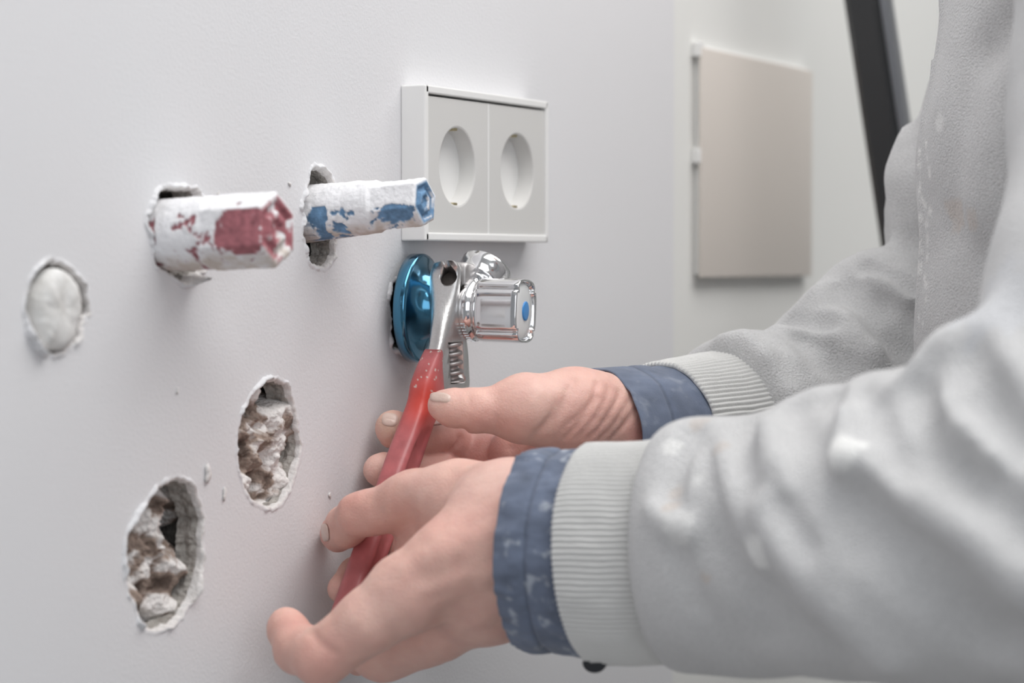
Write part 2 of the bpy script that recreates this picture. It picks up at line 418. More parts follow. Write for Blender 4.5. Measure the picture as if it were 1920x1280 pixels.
def socket_insert(x0, x1, z0, z1, yf):
    cx, cz = (x0+x1)/2, (z0+z1)/2; R = .0200; n = 96; th = np.arange(n)*2*math.pi/n
    hx, hz = (x1-x0)/2, (z1-z0)/2
    sq = np.array([[math.cos(t), math.sin(t)] for t in th]); m = np.maximum(np.abs(sq[:, 0])/hx, np.abs(sq[:, 1])/hz)[:, None]
    sq = sq/m
    # snap the four nearest points to the corners
    for sx in (-1, 1):
        for sz in (-1, 1):
            i = np.argmin((sq[:, 0]-sx*hx)**2+(sq[:, 1]-sz*hz)**2); sq[i] = (sx*hx, sz*hz)
    def rg(xz, y): return np.c_[cx+xz[:, 0], np.full(n, y), cz+xz[:, 1]]
    ci = np.c_[np.cos(th), np.sin(th)]
    rows = [rg(sq, yf+.006), rg(sq, yf+.0006), rg(sq*.988, yf), rg(ci*(R+.0012), yf), rg(ci*(R+.0003), yf+.0003), rg(ci*R, yf+.0012),
            rg(ci*(R-.0006), yf+.010), rg(ci*(R-.0012), yf+.0128), rg(ci*(R-.003), yf+.0134), rg(ci*.0005, yf+.0134)]
    V = np.concatenate(rows); F = [f[::-1] for f in grid_faces(len(rows), n)]
    ins = mk('socket_insert', V, F, M['insert_plastic'], sock, smooth=False)
    for p in ins.data.polygons:
        if 5*n <= p.index < 8*n: p.use_smooth = True
    # key bridge across the recess and the two pin holes
    V, F = join(box(cx-.0186, cx+.0186, yf+.0100, yf+.0136, cz-.0032, cz+.0026, .0012), box(cx-.0186, cx+.0186, yf+.0118, yf+.0136, cz-.0080, cz-.0030, .0010))
    mk('key_bridge', V, F, M['insert_plastic'], ins, smooth=False)
    for s in (-1, 1):
        V, F = box(cx-.0024, cx+.0024, yf+.0012, yf+.011, cz+s*.0198-.0012, cz+s*.0198+.0012, .0005)
        mk('earth_contact', V, F, M['brass'], ins, smooth=False)
mid = wp(916, 300, OFF-.001)[0]
ix0, ix1, iz0, iz1 = sx0+fr*.55, sx1-fr*.8, sz0+fr*.9, sz1-fr*1.25
socket_insert(ix0, mid-.0006, iz0, iz1, -OFF+.0010)
socket_insert(mid+.0008, ix1, iz0, iz1, -OFF+.0010)
V, F = box(mid-.0006, mid+.0008, -OFF+.0009, -.004, iz0, iz1, .0003); mk('divider', V, F, M['white_plastic'], sock, smooth=False)

# ------------------------------------------------------------------ beige cover plate on far wall
OB = .0035
a_ = wp(1316, 88, OB); b_ = wp(1314, 521, OB); c_ = wp(1524, 135, OB)
cov = empty('cover_plate', ((a_[0]+c_[0])/2, 0, b_[2]), label='beige rectangular cover plate on the far part of the wall', cat='wall plate')
V, F = box(a_[0], c_[0], -OB, -.0012, b_[2], a_[2], .001, 3); mk('plate', V, F, M['beige'], cov)
V, F = box(a_[0]+.003, c_[0]-.002, -.0018, STEP, b_[2]+.002, a_[2]+.0015, .001); mk('mounting_frame', V, F, M['white_plastic'], cov, smooth=False)
for py in (92, 292):
    p = wp(1309, py, .001); V, F = box(p[0]-.002, a_[0]+.006, -.003, STEP, p[2]-.005, p[2]+.005, .001); mk('fixing_tab', V, F, M['white_plastic'], cov, smooth=False)

# ------------------------------------------------------------------ leaning black bar
D1, D2 = 1.68, 1.72
T = q(1622, 0, D1); Bm = q(1812, 1270, D2); u = (Bm-T); un = u/np.linalg.norm(u)
Ptop = T-un*((T[2]-2.3)/un[2]) if un[2] != 0 else T
Ptop = T+un*((1.75-T[2])/un[2]); Pbot = T+un*((.003-T[2])/un[2])
e1 = np.cross(un, FW); e1 /= np.linalg.norm(e1); e2 = np.cross(un, e1)
ang = math.radians(0); f1 = e1*math.cos(ang)+e2*math.sin(ang); f2 = -e1*math.sin(ang)+e2*math.cos(ang)
def beam(P, Q_, f1, f2, h1, h2, bev):
    rows = []
    cor = [(-h1, -h2+bev), (-h1+bev, -h2), (h1-bev, -h2), (h1, -h2+bev), (h1, h2-bev), (h1-bev, h2), (-h1+bev, h2), (-h1, h2-bev)]
    for X in (P, Q_): rows.append(np.array([X+f1*a+f2*b for a, b in cor]))
    return np.concatenate(rows), grid_faces(2, 8)+[list(range(8))[::-1], list(range(8, 16))]
M['bar_highlight'] = mat('painted_bar_highlight', (.22, .23, .25), .3, metal=.6)  # colour of the highlight painted along the black bar
t = empty('leaning_bar', Pbot, label='black metal bar leaning behind the worker, right of the beige plate', cat='metal bar')
ang = math.radians(24); g1 = e1*math.cos(ang)+e2*math.sin(ang); g2 = -e1*math.sin(ang)+e2*math.cos(ang)
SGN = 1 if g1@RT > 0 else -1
V, F = beam(Ptop, Pbot, g1, g2, .0125, .0125, .004); mk('bar', V, F, M['black_metal'], t, smooth=False)
V, F = beam(Ptop+g1*SGN*.0145, Pbot+g1*SGN*.0145, g1, g2, .0028, .0095, .0012); mk('highlight_strip', V, F, M['bar_highlight'], t, smooth=False)  # added strip standing in for the highlight on the bar's right edge
V, F = beam(Pbot+un*-.012, Pbot, g1, g2, .0155, .0155, .004); mk('foot_cap', V, F, M['black_metal'], t, smooth=False)

# ================================================================== VALVE
VP = wp(794, 577, .010); VX, VZ = VP[0]-.0012, VP[2]     # the loose valve leans a little away from the camera
EZ = np.array([.125, -1.0, -.02]); EZ /= np.linalg.norm(EZ)
def vo(z, dx=0, dz=0): return np.array([VX+dx, -.0008, VZ+dz])+EZ*z
valve = empty('angle_valve', (VX, 0, VZ), label='chrome angle valve with blue-filmed rosette and faceted knob below the socket', cat='valve')
R0 = .0278
prof = [(R0-.002, .0030), (R0, .0036), (R0, .0086), (R0-.0006, .0096), (R0-.002, .0100), (.0238, .0104), (.0205, .0116), (.0178, .0136), (.0155, .0168), (.0140, .0210), (.0132, .0245), (.0118, .0245), (.0118, .0150)]
V, F = lathe(prof, vo(0), EZ, (1, 0, 0), 110, caps=False); mk('rosette', V, F, M['film'], valve)
body = mk('valve_body', *lathe([(.0095, -.012), (.0095, .022), (.0118, .0225), (.0123, .024), (.0123, .034), (.0100, .0345), (.0100, .0400), (.0092, .0405), (.0092, .046)], vo(0), EZ, (1, 0, 0), 60), M['chrome'], valve)
hexf = lambda th, r, z, k: r*.93/np.cos((th % (math.pi/3))-math.pi/6)
mk('union_nut', *lathe([(.0125, .0345), (.0135, .0352), (.0135, .0388), (.0125, .0395)], vo(0), EZ, (1, 0, 0), 60), M['chrome'], valve)
# outlet behind the knob
od = np.array([.60, -.12, .70]); od /= np.linalg.norm(od); oo = vo(.0315)-od*.003
pr = [(.007, 0)]
for i in range(5): pr += [(.0080+i*.0010, .008+i*.0030), (.0086+i*.0010, .0094+i*.0030), (.0081+i*.0010, .0108+i*.0030)]
pr += [(.0128, .026), (.0134, .0275), (.0134, .031), (.0122, .032), (.008, .0325), (.001, .0325)]
mk('outlet_nut', *lathe(pr, oo, od, (0, 0, 1), 60), M['chrome'], valve)
# knob
K0 = off_for(VX, 882)*.955; K1 = off_for(VX, 976)*.955
def knobf(th, r, z, k):
    t2 = th+math.radians(3)
    sq = 1/(np.abs(np.cos(t2))**3.1+np.abs(np.sin(t2))**3.1)**(1/3.1)
    rr = r*sq*.965
    for a0 in (39, 141, 219, 321):
        dd = np.abs((t2-math.radians(a0)+math.pi) % (2*math.pi)-math.pi)
        rr = rr-.0024*np.exp(-(dd/.055)**2)
    return rr
KR = .0168
zs = [(KR*.90, K0+.0062), (KR*.985, K0+.0068), (KR, K0+.0080)]+[(KR, K0+.0080+(K1-K0-.0092)*i/6) for i in range(1, 7)]+[(KR*.985, K1+.0014), (KR*.955, K1+.0021), (KR*.905, K1+.0018), (KR*.89, K1), (KR*.86, K1-.001)]
knob = mk('knob', *lathe(zs, vo(0), EZ, (1, 0, 0), 200, rfun=knobf), M['chrome'], valve, smooth=True)
mk('knob_collar', *lathe([(.0085, K0-.004), (.0138, K0-.0035), (.0156, K0-.0022), (.0160, K0), (.0160, K0+.0030), (.0150, K0+.0036), (.0150, K0+.0046), (.0158, K0+.0052), (.0158, K0+.0066), (.014, K0+.007)], vo(0), EZ, (1, 0, 0), 80), M['chrome'], valve)
mk('index_cap', *lathe([(.0143, K1-.003), (.0143, K1-.0002), (.0140, K1+.0003), (.0130, K1+.0008), (.0100, K1+.0012), (.0056, K1+.0014), (.0004, K1+.0014)], vo(0), EZ, (1, 0, 0), 64, rfun=None), M['clear'], knob)
mk('blue_dot', *lathe([(.0049, K1+.0008), (.0048, K1+.0019), (.004, K1+.0021), (.0002, K1+.0022)], vo(0), EZ, (1, 0, 0), 40), M['dot'], knob)
V = []; F = []
for i in range(9):
    a = math.radians(205+i*7); r = .0161
    c = vo(K0+.0018)+np.array([math.cos(a)*r, 0, math.sin(a)*r]) ; V_, F_ = box(c[0]-.00025, c[0]+.00025, c[1]-.0013, c[1]+.0013, c[2]-.00025, c[2]+.00025)
    V.append((V_, F_))
mk('index_marks', *join(*V), M['chrome'], valve, smooth=False, kind='stuff')

# ================================================================== WRENCH
wr = empty('adjustable_wrench', wp(800, 800, .03), label='silver adjustable wrench with worn red handle gripping the valve', cat='wrench')
WF = .0365
def loft(sec, n=40, front=WF, power=4.0):
    """sec: (py, px_ridge, px_right, thickness, corner power) - a rounded bar in the plane parallel to the wall"""
    V = []
    for (py, xr, xl, th_, pw) in sec:
        P = wp(xr, py, front); Q_ = wp(xl, py, front)
        cx = (P[0]+Q_[0])/2; hx = abs(Q_[0]-P[0])/2; cy = -front+th_/2; hy = th_/2
        t = np.arange(n)*2*math.pi/n
        c, s = np.cos(t), np.sin(t); m = (np.abs(c)**pw+np.abs(s)**pw)**(-1/pw)
        V.append(np.c_[cx+c*m*hx, cy+s*m*hy, np.full(n, P[2])])
    V = np.concatenate(V); ns = len(sec)
    return V, grid_faces(ns, n)+[list(range(n))[::-1], [(ns-1)*n+j for j in range(n)]]
def resample(sec, m=6):
    out = []
    A_ = np.array(sec, float)
    for i in range(len(A_)-1):
        a, b, c, d = A_[max(i-1, 0)], A_[i], A_[i+1], A_[min(i+2, len(A_)-1)]
        for k in range(m):
            f = k/m; out.append(.5*((2*b)+(-a+c)*f+(2*a-5*b+4*c-d)*f*f+(-a+3*b-3*c+d)*f**3))
    out.append(A_[-1]); return [tuple(x) for x in out]
head_sec = [(488, 845, 853, .004, 2.2), (492, 850, 862, .0115, 2.4), (502, 856, 868, .0150, 2.6), (520, 857, 868, .0165, 3), (560, 850, 868, .0150, 2.5), (600, 841, 874, .0125, 2.7), (650, 830, 883, .0100, 4),
            (700, 816, 887, .0098, 4), (735, 806, 887, .0100, 4), (760, 803, 872, .0100, 4), (800, 800, 838, .008, 4)]
V, F = loft(resample(head_sec))
head = mk('head', V, F, M['steel'], wr)
def boolean(o, V, F):
    c = mk('cutter', V, F, M['dark']); md = o.modifiers.new('b', 'BOOLEAN'); md.object = c; md.operation = 'DIFFERENCE'; md.solver = 'EXACT'
    bpy.context.view_layer.update()
    dg = bpy.context.evaluated_depsgraph_get(); me = bpy.data.meshes.new_from_object(o.evaluated_get(dg))
    o.modifiers.clear(); o.data = me; bpy.data.objects.remove(c)
c = wp(838, 515, WF-.005); hd = np.array([-.86, -.10, .50]); hd /= np.linalg.norm(hd)
boolean(head, *lathe([(.0045, -.010), (.0045, .02)], c, hd, (0, 1, 0), 28))
mk('bore_shade', *lathe([(.0044, -.0098), (.0044, -.0052), (.0043, -.0050)], c, hd, (0, 1, 0), 28), M['dark'], wr)  # dark plug paints the shade inside the hole in the head
s0 = wp(840, 642, WF); s1 = wp(866, 718, WF)
V, F = box(s0[0]+.002, wp(868, 680, WF)[0], -WF-.003, -WF+.0075, s1[2], s0[2]); V[:, 0] += (V[:, 2]-V[:, 2].mean())*-.12
boolean(head, V, F)
mk('worm_pocket_shade', *box(s0[0]-.002, wp(872, 680, WF)[0], -WF+.0068, -WF+.008, s1[2]-.001, s0[2]+.001), M['dark'], wr, smooth=False)  # dark sheet paints the shade in the slot behind the worm
# worm
wc = wp(854, 680, WF-.001); Lw = (s0[2]-s1[2])*.96; nz, na = 120, 40
zz = np.linspace(-Lw/2, Lw/2, nz); tt = np.arange(na)*2*math.pi/na; V = []
for z in zz:
    ph = (z/.0047-tt/(2*math.pi))*2*math.pi
    r = .0048+.0014*np.tanh(2.2*np.sin(ph))
    if abs(z) > Lw/2*.985: r = r*.3
    V.append(np.c_[wc[0]+np.cos(tt)*r-.12*z, wc[1]+.0026+np.sin(tt)*r, np.full(na, wc[2]+z)])
mk('worm_screw', np.concatenate(V), grid_faces(nz, na)+[list(range(na))[::-1], [(nz-1)*na+j for j in range(na)]], M['steel_dull'], wr)
# jaws round the nut
def plate(pts, y0, y1, bev=.0012):
    P = catmull(np.array([[p[0], p[2]] for p in pts]), 64); c = P.mean(0)
    rows = [(P-c)*(1-bev/.012)+c, P, P, (P-c)*(1-bev/.012)+c]; ys = [y0, y0+bev, y1-bev, y1]
    V = np.concatenate([np.c_[r[:, 0], np.full(64, y), r[:, 1]] for r, y in zip(rows, ys)])
    return V, grid_faces(4, 64)+[list(range(64))[::-1], [3*64+j for j in range(64)]]
pts = [wp(x, y, .0345) for x, y in ((866, 498), (879, 494), (891, 503), (897, 525), (893, 560), (884, 590), (874, 600), (866, 560))]
mk('movable_jaw', *plate(pts, -.0370, -.0240), M['steel_dull'], wr)
# handle
hs = [(655, 824, 828, .0085, 2.2), (662, 823, 834, .0100, 3), (690, 814, 836, .0118, 3), (720, 805, 840, .0128, 3.2), (755, 799, 842, .0132, 3.2), (800, 784, 822, .0135, 3.4), (860, 761, 802, .0135, 3.4), (930, 737, 778, .0135, 3.4),
      (1000, 712, 752, .0135, 3.4), (1080, 684, 724, .0135, 3.4), (1150, 658, 698, .0130, 3.2), (1190, 645, 682, .0115, 2.8), (1205, 645, 672, .006, 2.2)]
V, F = loft(resample(hs, 12), 56, front=WF+.0006)
# channel pressed in the broad face of the handle
zt, zb = wp(800, 800, WF)[2], wp(690, 1130, WF)[2]
rowc = V.reshape(-1, 56, 3); cen = rowc.mean(1, keepdims=True); hw = (rowc[:, :, 0].max(1)-rowc[:, :, 0].min(1))[:, None]
inch = np.clip(1-np.abs((rowc[:, :, 0]-cen[:, :, 0])/(hw*.28))**4, 0, 1)*(rowc[:, :, 1] < cen[:, :, 1])*np.clip((rowc[:, :, 2]-zb)/.01, 0, 1)*np.clip((zt-rowc[:, :, 2])/.01, 0, 1)
rowc[:, :, 1] += inch*.0022; V = rowc.reshape(-1, 3)
n1 = fbm(V*160, 4); n2 = fbm(V*900+4, 2)
tint = np.array([.42, .115, .12])*(1+.35*n1)[:, None]
g = wp(797, 748, WF); dd = np.linalg.norm(V-g, axis=1); w = np.exp(-(dd/.013)**2)[:, None]; tint = tint*(1-w)+np.array([.60, .055, .035])*w
z6 = (V[:, 2] > wp(800, 735, WF)[2]) & (n2 > .55); tint[z6] = (.55, .50, .46)
mk('handle', V, F, M['red'], wr, tint=tint, label='worn red coated handle')

# ================================================================== SDF TOOLKIT
def smin(a, b, k):
    h = np.clip(.5+.5*(b-a)/k, 0, 1); return b+(a-b)*h-k*h*(1-h)
def cone(P, a, b, ra, rb):
    ba = b-a; L2 = ba@ba+1e-12; t = np.clip(((P-a)@ba)/L2, 0, 1)
    return np.sqrt(((P-a-t[:, None]*ba)**2).sum(1))-(ra+(rb-ra)*t)
def poly_dist(P, pts):
    d = None
    for a, b in zip(pts[:-1], pts[1:]):
        e = cone(P, a, b, 0, 0); d = e if d is None else np.minimum(d, e)
    return d
class Body:
    """a list of limbs (chains of tapered cones blended inside a limb), limbs blended with their own softness; strokes raise or sink the skin"""
    def __init__(s): s.limbs = []; s.strokes = []; s.extra = None
    def limb(s, chain, k=.006, kj=.006): s.limbs.append(([(np.array(p), r) for p, r in chain], k*.4, kj*.55)); return s
    def base(s, P):
        D = None
        for chain, k, kj in s.limbs:
            d = None
            if len(chain) == 1: d = np.linalg.norm(P-chain[0][0], axis=1)-chain[0][1]
            for (a, ra), (b, rb) in zip(chain[:-1], chain[1:]):
                e = cone(P, a, b, ra, rb); d = e if d is None else smin(d, e, k)
            D = d if D is None else smin(D, d, kj)
        return D
    def f(s, P):
        D = s.base(P)
        for pts, r, amp in s.strokes:
            if len(pts) == 1: dd = np.linalg.norm(P-pts[0], axis=1)
            else: dd = poly_dist(P, pts)
            D = D-amp*np.exp(-(dd/r)**2)
        if s.extra: D = s.extra(P, D)
        return D
    def hit(s, px, py, d0=.6, d1=1.7):
        r = ray(px, py); best = None; t = d0
        for _ in range(140):
            P = (CAM+r*t)[None, :]; d = float(s.base(P)[0])
            if d < .0004: return P[0]
            if best is None or d < best[0]: best = (d, P[0])
            t += max(d*.7, .0004)
            if t > d1: break
        return best[1]
    def spot(s, px, py):
        P = s.hit(px, py); r = ray(px, py); r = r/np.linalg.norm(r); t = np.linspace(-.025, .02, 180); Q = P+r[None, :]*t[:, None]; d = s.f(Q)
        i = np.argmax(d < 0); return Q[i] if d[i] < 0 else P
    def stroke(s, pix, r, amp): s.strokes.append(([s.hit(*p) for p in pix], r, amp)); return s
    def bounds(s, m=.012):
        P = np.array([p for c, _, _ in s.limbs for p, _ in c]); R = np.array([r for c, _, _ in s.limbs for _, r in c])[:, None]
        return (P-R).min(0)-m, (P+R).max(0)+m

def surface_nets(fun, lo, hi, h, margin=.006):
    B = 8
    n = (np.ceil((hi-lo)/h/B).astype(int)+1)*B
    nb = n//B
    bi = np.stack(np.meshgrid(*[np.arange(k) for k in nb], indexing='ij'), -1).reshape(-1, 3)
    bc = lo+(bi*B+(B-1)/2)*h
    d = fun(bc)
    vol = np.empty(tuple(n), np.float32)
    act = np.abs(d) < h*B*.9*1.15+margin
    vb = vol.reshape(nb[0], B, nb[1], B, nb[2], B)
    sg = np.where(d > 0, 1.0, -1.0).reshape(tuple(nb)).astype(np.float32)
    vb[:] = sg[:, None, :, None, :, None]
    loc = np.stack(np.meshgrid(*[np.arange(B)]*3, indexing='ij'), -1).reshape(-1, 3)
    A_ = bi[act]
    for s in range(0, len(A_), 1200):
        blk = A_[s:s+1200]
        idx = (blk[:, None, :]*B+loc[None]).reshape(-1, 3)
        val = fun(lo+idx*h).astype(np.float32)
        vol[idx[:, 0], idx[:, 1], idx[:, 2]] = val
    S = vol < 0
    c = [S[i:n[0]-1+i, j:n[1]-1+j, k:n[2]-1+k] for i in (0, 1) for j in (0, 1) for k in (0, 1)]
    cnt = sum(x.astype(np.int8) for x in c)
    cell = np.argwhere((cnt > 0) & (cnt < 8))
    vid = np.full(tuple(n-1), -1, np.int32); vid[cell[:, 0], cell[:, 1], cell[:, 2]] = np.arange(len(cell))
    acc = np.zeros((len(cell), 3)); num = np.zeros(len(cell))
    corners = [(i, j, k) for i in (0, 1) for j in (0, 1) for k in (0, 1)]
    vals = {c_: vol[cell[:, 0]+c_[0], cell[:, 1]+c_[1], cell[:, 2]+c_[2]] for c_ in corners}
    for a in corners:
        for ax in range(3):
            if a[ax] == 0:
                b = list(a); b[ax] = 1; b = tuple(b); va, vb2 = vals[a], vals[b]
                m = (va < 0) != (vb2 < 0); t = np.where(m, va/(va-vb2+1e-20), 0)
                p = np.tile(np.array(a, float), (len(cell), 1)); p[:, ax] += t
                acc[m] += p[m]; num[m] += 1
    V = lo+(cell+acc/num[:, None])*h
    F = []
    for ax in range(3):
        u, v = (ax+1) % 3, (ax+2) % 3
        s0 = [slice(None)]*3; s1 = [slice(None)]*3; s0[ax] = slice(0, -1); s1[ax] = slice(1, None)
        a, b = S[tuple(s0)], S[tuple(s1)]
        e = np.argwhere(a != b); e = e[(e[:, u] > 0) & (e[:, v] > 0) & (e[:, u] < n[u]-1) & (e[:, v] < n[v]-1)]
        fl = a[e[:, 0], e[:, 1], e[:, 2]]
        def g(du, dv):
            x = e.copy(); x[:, u] -= du; x[:, v] -= dv; return vid[x[:, 0], x[:, 1], x[:, 2]]
        Q_ = np.stack([g(1, 1), g(0, 1), g(0, 0), g(1, 0)], 1); Q_[~fl] = Q_[~fl][:, ::-1]
        F.append(Q_)
    F = np.concatenate(F); F = F[(F >= 0).all(1)]
    return V, F

def C(px, py, d, r): return (q(px, py, d), r*d/FPX)     # a joint: seen at (px, py), d metres away, r pixels thick there

# ================================================================== PERSON
person = empty('person', (1.22, -.42, 0), label='worker in a paint-spotted grey sweatshirt holding the wrench with both hands', cat='person')
# ---- near (left) hand
NH = Body()
NH.limb([C(1130, 1036, 1.036, 128), C(1010, 1010, 1.050, 126), C(950, 985, 1.06, 118)], .02, .01)
NH.limb([C(1010, 1045, 1.045, 124), C(920, 1095, 1.065, 106), C(800, 1152, 1.085, 88), C(720, 1205, 1.10, 74)], .02, .022)
NH.limb([C(960, 955, 1.075, 92), C(860, 940, 1.095, 76), C(775, 945, 1.11, 60)], .014, .022)            # index metacarpal
NH.limb([C(930, 1010, 1.09, 80), C(800, 1010, 1.125, 66)], .014, .02)
NH.limb([C(775, 943, 1.11, 56), C(672, 965, 1.125, 42)], .006, .010)                                     # index proximal
NH.limb([C(672, 966, 1.125, 41), C(650, 987, 1.140, 40), C(633, 1000, 1.152, 33), C(624, 1003, 1.158, 24)], .005, .003)
NH.limb([C(960, 1030, 1.045, 92), C(850, 1055, 1.045, 82), C(765, 1112, 1.045, 74)], .016, .022)         # thumb metacarpal
NH.limb([C(765, 1112, 1.045, 73), C(690, 1165, 1.045, 61), C(603, 1232, 1.05, 53)], .008, .010)
NH.limb([C(603, 1230, 1.05, 52), C(560, 1216, 1.065, 47), C(540, 1182, 1.078, 38), C(536, 1172, 1.080, 33)], .006, .006)
NH.limb([C(820, 1040, 1.14, 55), C(735, 1045, 1.165, 38), C(668, 1078, 1.157, 33), C(642, 1104, 1.144, 28)], .006, .006)  # middle
NH.limb([C(820, 1110, 1.13, 55), C(760, 1120, 1.17, 38), C(690, 1152, 1.158, 33), C(662, 1172, 1.146, 28)], .006, .004)  # ring
NH.limb([C(810, 1180, 1.12, 52), C(760, 1200, 1.17, 38), C(690, 1225, 1.158, 32), C(672, 1240, 1.148, 26)], .006, .004)  # little
NH.stroke([(768, 915)], .011, .0024)
NH.stroke([(765, 965), (745, 985)], .008, -.0020)
NH.stroke([(760, 1060), (850, 1020), (950, 985)], .006, .0016)                          # index knuckle
NH.stroke([(655, 935)], .007, .0009)
NH.stroke([(905, 1100), (985, 1020)], .004, .0016)            # tendons and veins
NH.stroke([(830, 1160), (900, 1110), (960, 1060)], .007, -.0020)
NH.stroke([(820, 1085), (860, 1075)], .006, -.0012)
NH.stroke([(820, 1000), (900, 960), (960, 930)], .005, .0006)
NH.stroke([(740, 1000), (790, 975), (840, 900)], .008, -.0020)
NH.stroke([(700, 905), (705, 950)], .005, -.0006)
NH.stroke([(800, 1105), (870, 1080), (950, 1070)], .0035, .0008)
NH.stroke([(850, 1190), (930, 1150)], .004, .0006)
NH.stroke([(584, 1186), (600, 1205), (625, 1222)], .0022, -.0010)
NH.stroke([(720, 1020), (740, 1005), (770, 990)], .004, -.0012)
NH.extra = lambda P, D: D+.00045*fbm(P*75, 3)+.00022*fbm(P*260+7, 2)
# ---- far (right) hand
FH = Body()
FH.limb([C(1330, 820, 1.253, 98), C(1230, 830, 1.226, 100), C(1165, 826, 1.212, 108)], .02, .01)
FH.limb([C(1160, 784, 1.204, 84), C(1080, 772, 1.184, 79), C(985, 768, 1.172, 66)], .018, .018)          # thenar
FH.limb([C(985, 764, 1.172, 58), C(905, 768, 1.168, 42), C(885, 769, 1.168, 41)], .008, .010)
FH.limb([C(885, 769, 1.168, 41), C(846, 764, 1.168, 36), C(829, 760, 1.169, 28)], .005, .004)
FH.limb([C(1170, 830, 1.215, 100), C(1060, 850, 1.222, 76), C(975, 850, 1.228, 58)], .018, .016)         # palm
FH.limb([C(1180, 900, 1.225, 95), C(1070, 920, 1.235, 80), C(960, 920, 1.24, 62)], .018, .016)
FH.limb([C(1000, 880, 1.235, 66), C(930, 858, 1.242, 44), C(875, 845, 1.247, 36)], .008, .008)           # index
FH.limb([C(875, 842, 1.247, 35), C(838, 820, 1.238, 34), C(775, 812, 1.212, 35)], .004, .003)
FH.limb([C(775, 812, 1.212, 35), C(742, 806, 1.198, 35), C(735, 800, 1.196, 31)], .005, .004)
FH.limb([C(1000, 940, 1.24, 60), C(920, 915, 1.25, 40), C(860, 895, 1.25, 34)], .008, .004)              # middle
FH.limb([C(860, 893, 1.248, 34), C(820, 876, 1.232, 34), C(750, 880, 1.205, 34), C(718, 882, 1.19, 33), C(709, 881, 1.188, 28)], .004, .0012)
FH.limb([C(1010, 985, 1.24, 56), C(920, 975, 1.25, 38), C(850, 955, 1.25, 33), C(760, 950, 1.21, 32), C(725, 955, 1.195, 29)], .006, .0015)
FH.limb([C(1020, 1030, 1.23, 50), C(930, 1030, 1.24, 33), C(850, 1020, 1.24, 28), C(770, 1015, 1.215, 26)], .006, .0015)
FH.stroke([(958, 840), (1005, 815), (1050, 770), (1075, 715)], .0030, -.0011)
FH.stroke([(985, 842), (1060, 800), (1120, 745)], .0018, -.0007)
for dx in range(5):
    x = 1085+dx*22; FH.stroke([(x+35, 718+dx*8), (x+15, 775), (x-25, 822)], .0016, -.0006 if dx % 2 else -.0009)
FH.stroke([(1000, 700), (1040, 760), (1010, 810)], .0016, -.0005)
FH.stroke([(930, 780), (934, 812)], .0013, -.0006); FH.stroke([(876, 735), (880, 760)], .0015, -.0004)
FH.stroke([(905, 720), (925, 760), (935, 800)], .006, -.0006)
FH.stroke([(1020, 735)], .012, .0012)
FH.stroke([(868, 806), (864, 822), (850, 842)], .0020, -.0016)

FH.extra = lambda P, D: D+.00040*fbm(P*75+20, 3)+.00018*fbm(P*300+7, 2)
SKIN = np.array([.80, .50, .42])
def skin_tint(V, spots, base=SKIN):
    t = np.tile(base, (len(V), 1)); n = fbm(V*70, 3)[:, None]
    t = t*(1+n*np.array([.04, .10, .10]))
    for P, r, c, w in spots:
        g = (w*np.exp(-(np.linalg.norm(V-P, axis=1)/r)**2))[:, None]; t = t*(1-g)+np.array(c)*g
    return t
RED = (.68, .30, .26); PALE = (.82, .60, .53); NAILC = (.68, .52, .44)
Vn, Fn = surface_nets(NH.f, *NH.bounds(), .00105)
tn = skin_tint(Vn, [(NH.hit(600, 1000), .007, RED, .55), (NH.hit(560, 1165), .010, RED, .45), (NH.hit(660, 940), .010, RED, .3), (NH.hit(790, 940), .014, PALE, .5),
    (NH.hit(600, 1240), .012, RED, .35), (NH.hit(860, 960), .02, RED, .18), (NH.hit(920, 890), .02, PALE, .5), (NH.hit(700, 1130), .02, PALE, .3)])
Vf, Ff = surface_nets(FH.f, *FH.bounds(), .0009)
tf = skin_tint(Vf, [(FH.hit(815, 745), .005, PALE, .5), (FH.hit(735, 795), .010, (.66, .50, .36), .6), (FH.hit(710, 880), .010, PALE, .5), (FH.hit(900, 840), .04, (.60, .24, .22), .6),
    (FH.hit(1000, 720), .02, PALE, .3), (FH.hit(1200, 815), .008, RED, .8), (FH.hit(1110, 800), .02, RED, .25), (FH.hit(900, 790), .012, RED, .2)])
# ---- the rest of the body, coarse because it is under the clothes
TC = np.array([1.26, -.36, 0.0])                         # torso axis
def w3(x, y, z): return np.array([x, y, z])
def el(px, py, d): return q(px, py, d)
BD = Body()
nel, fel = el(2060, 975, .875), el(1790, 600, 1.33)
nsh, fsh = w3(.99, -.40, 1.44), w3(1.50, -.36, 1.44)
BD.limb([(q(1240, 1035, 1.024), .028), (q(1420, 1022, .985), .032), (q(1600, 1000, .95), .036), (nel, .040)], .01, .01)
BD.limb([(nel, .036), (q(2125, 560, .905), .034), (q(2175, 200, .945), .036), (nsh, .042)], .01, .02)
BD.limb([(q(1240, 832, 1.228), .028), (q(1385, 806, 1.268), .028), (q(1600, 700, 1.31), .032), (fel, .036)], .01, .01)
BD.limb([(fel, .036), (fsh, .046)], .01, .02)
BD.limb([(nsh, .05), (TC+w3(0, 0, 1.46), .062), (fsh, .05)], .02, .03)
BD.limb([(TC+w3(-.05, .0, 1.36), .085), (TC+w3(-.045, 0, 1.0), .08)], .02, .04).limb([(TC+w3(.05, .0, 1.36), .085), (TC+w3(.045, 0, 1.0), .08)], .02, .04)
BD.limb([(TC+w3(0, 0, 1.44), .058), (TC+w3(0, .015, 1.56), .052)], .01, .03)
BD.limb([(TC+w3(0, .035, 1.60), .058), (TC+w3(0, .015, 1.67), .078), (TC+w3(0, 0, 1.69), .080)], .02, .012)
BD.limb([(TC+w3(0, .100, 1.655), .010), (TC+w3(0, .118, 1.628), .012)], .004, .010)
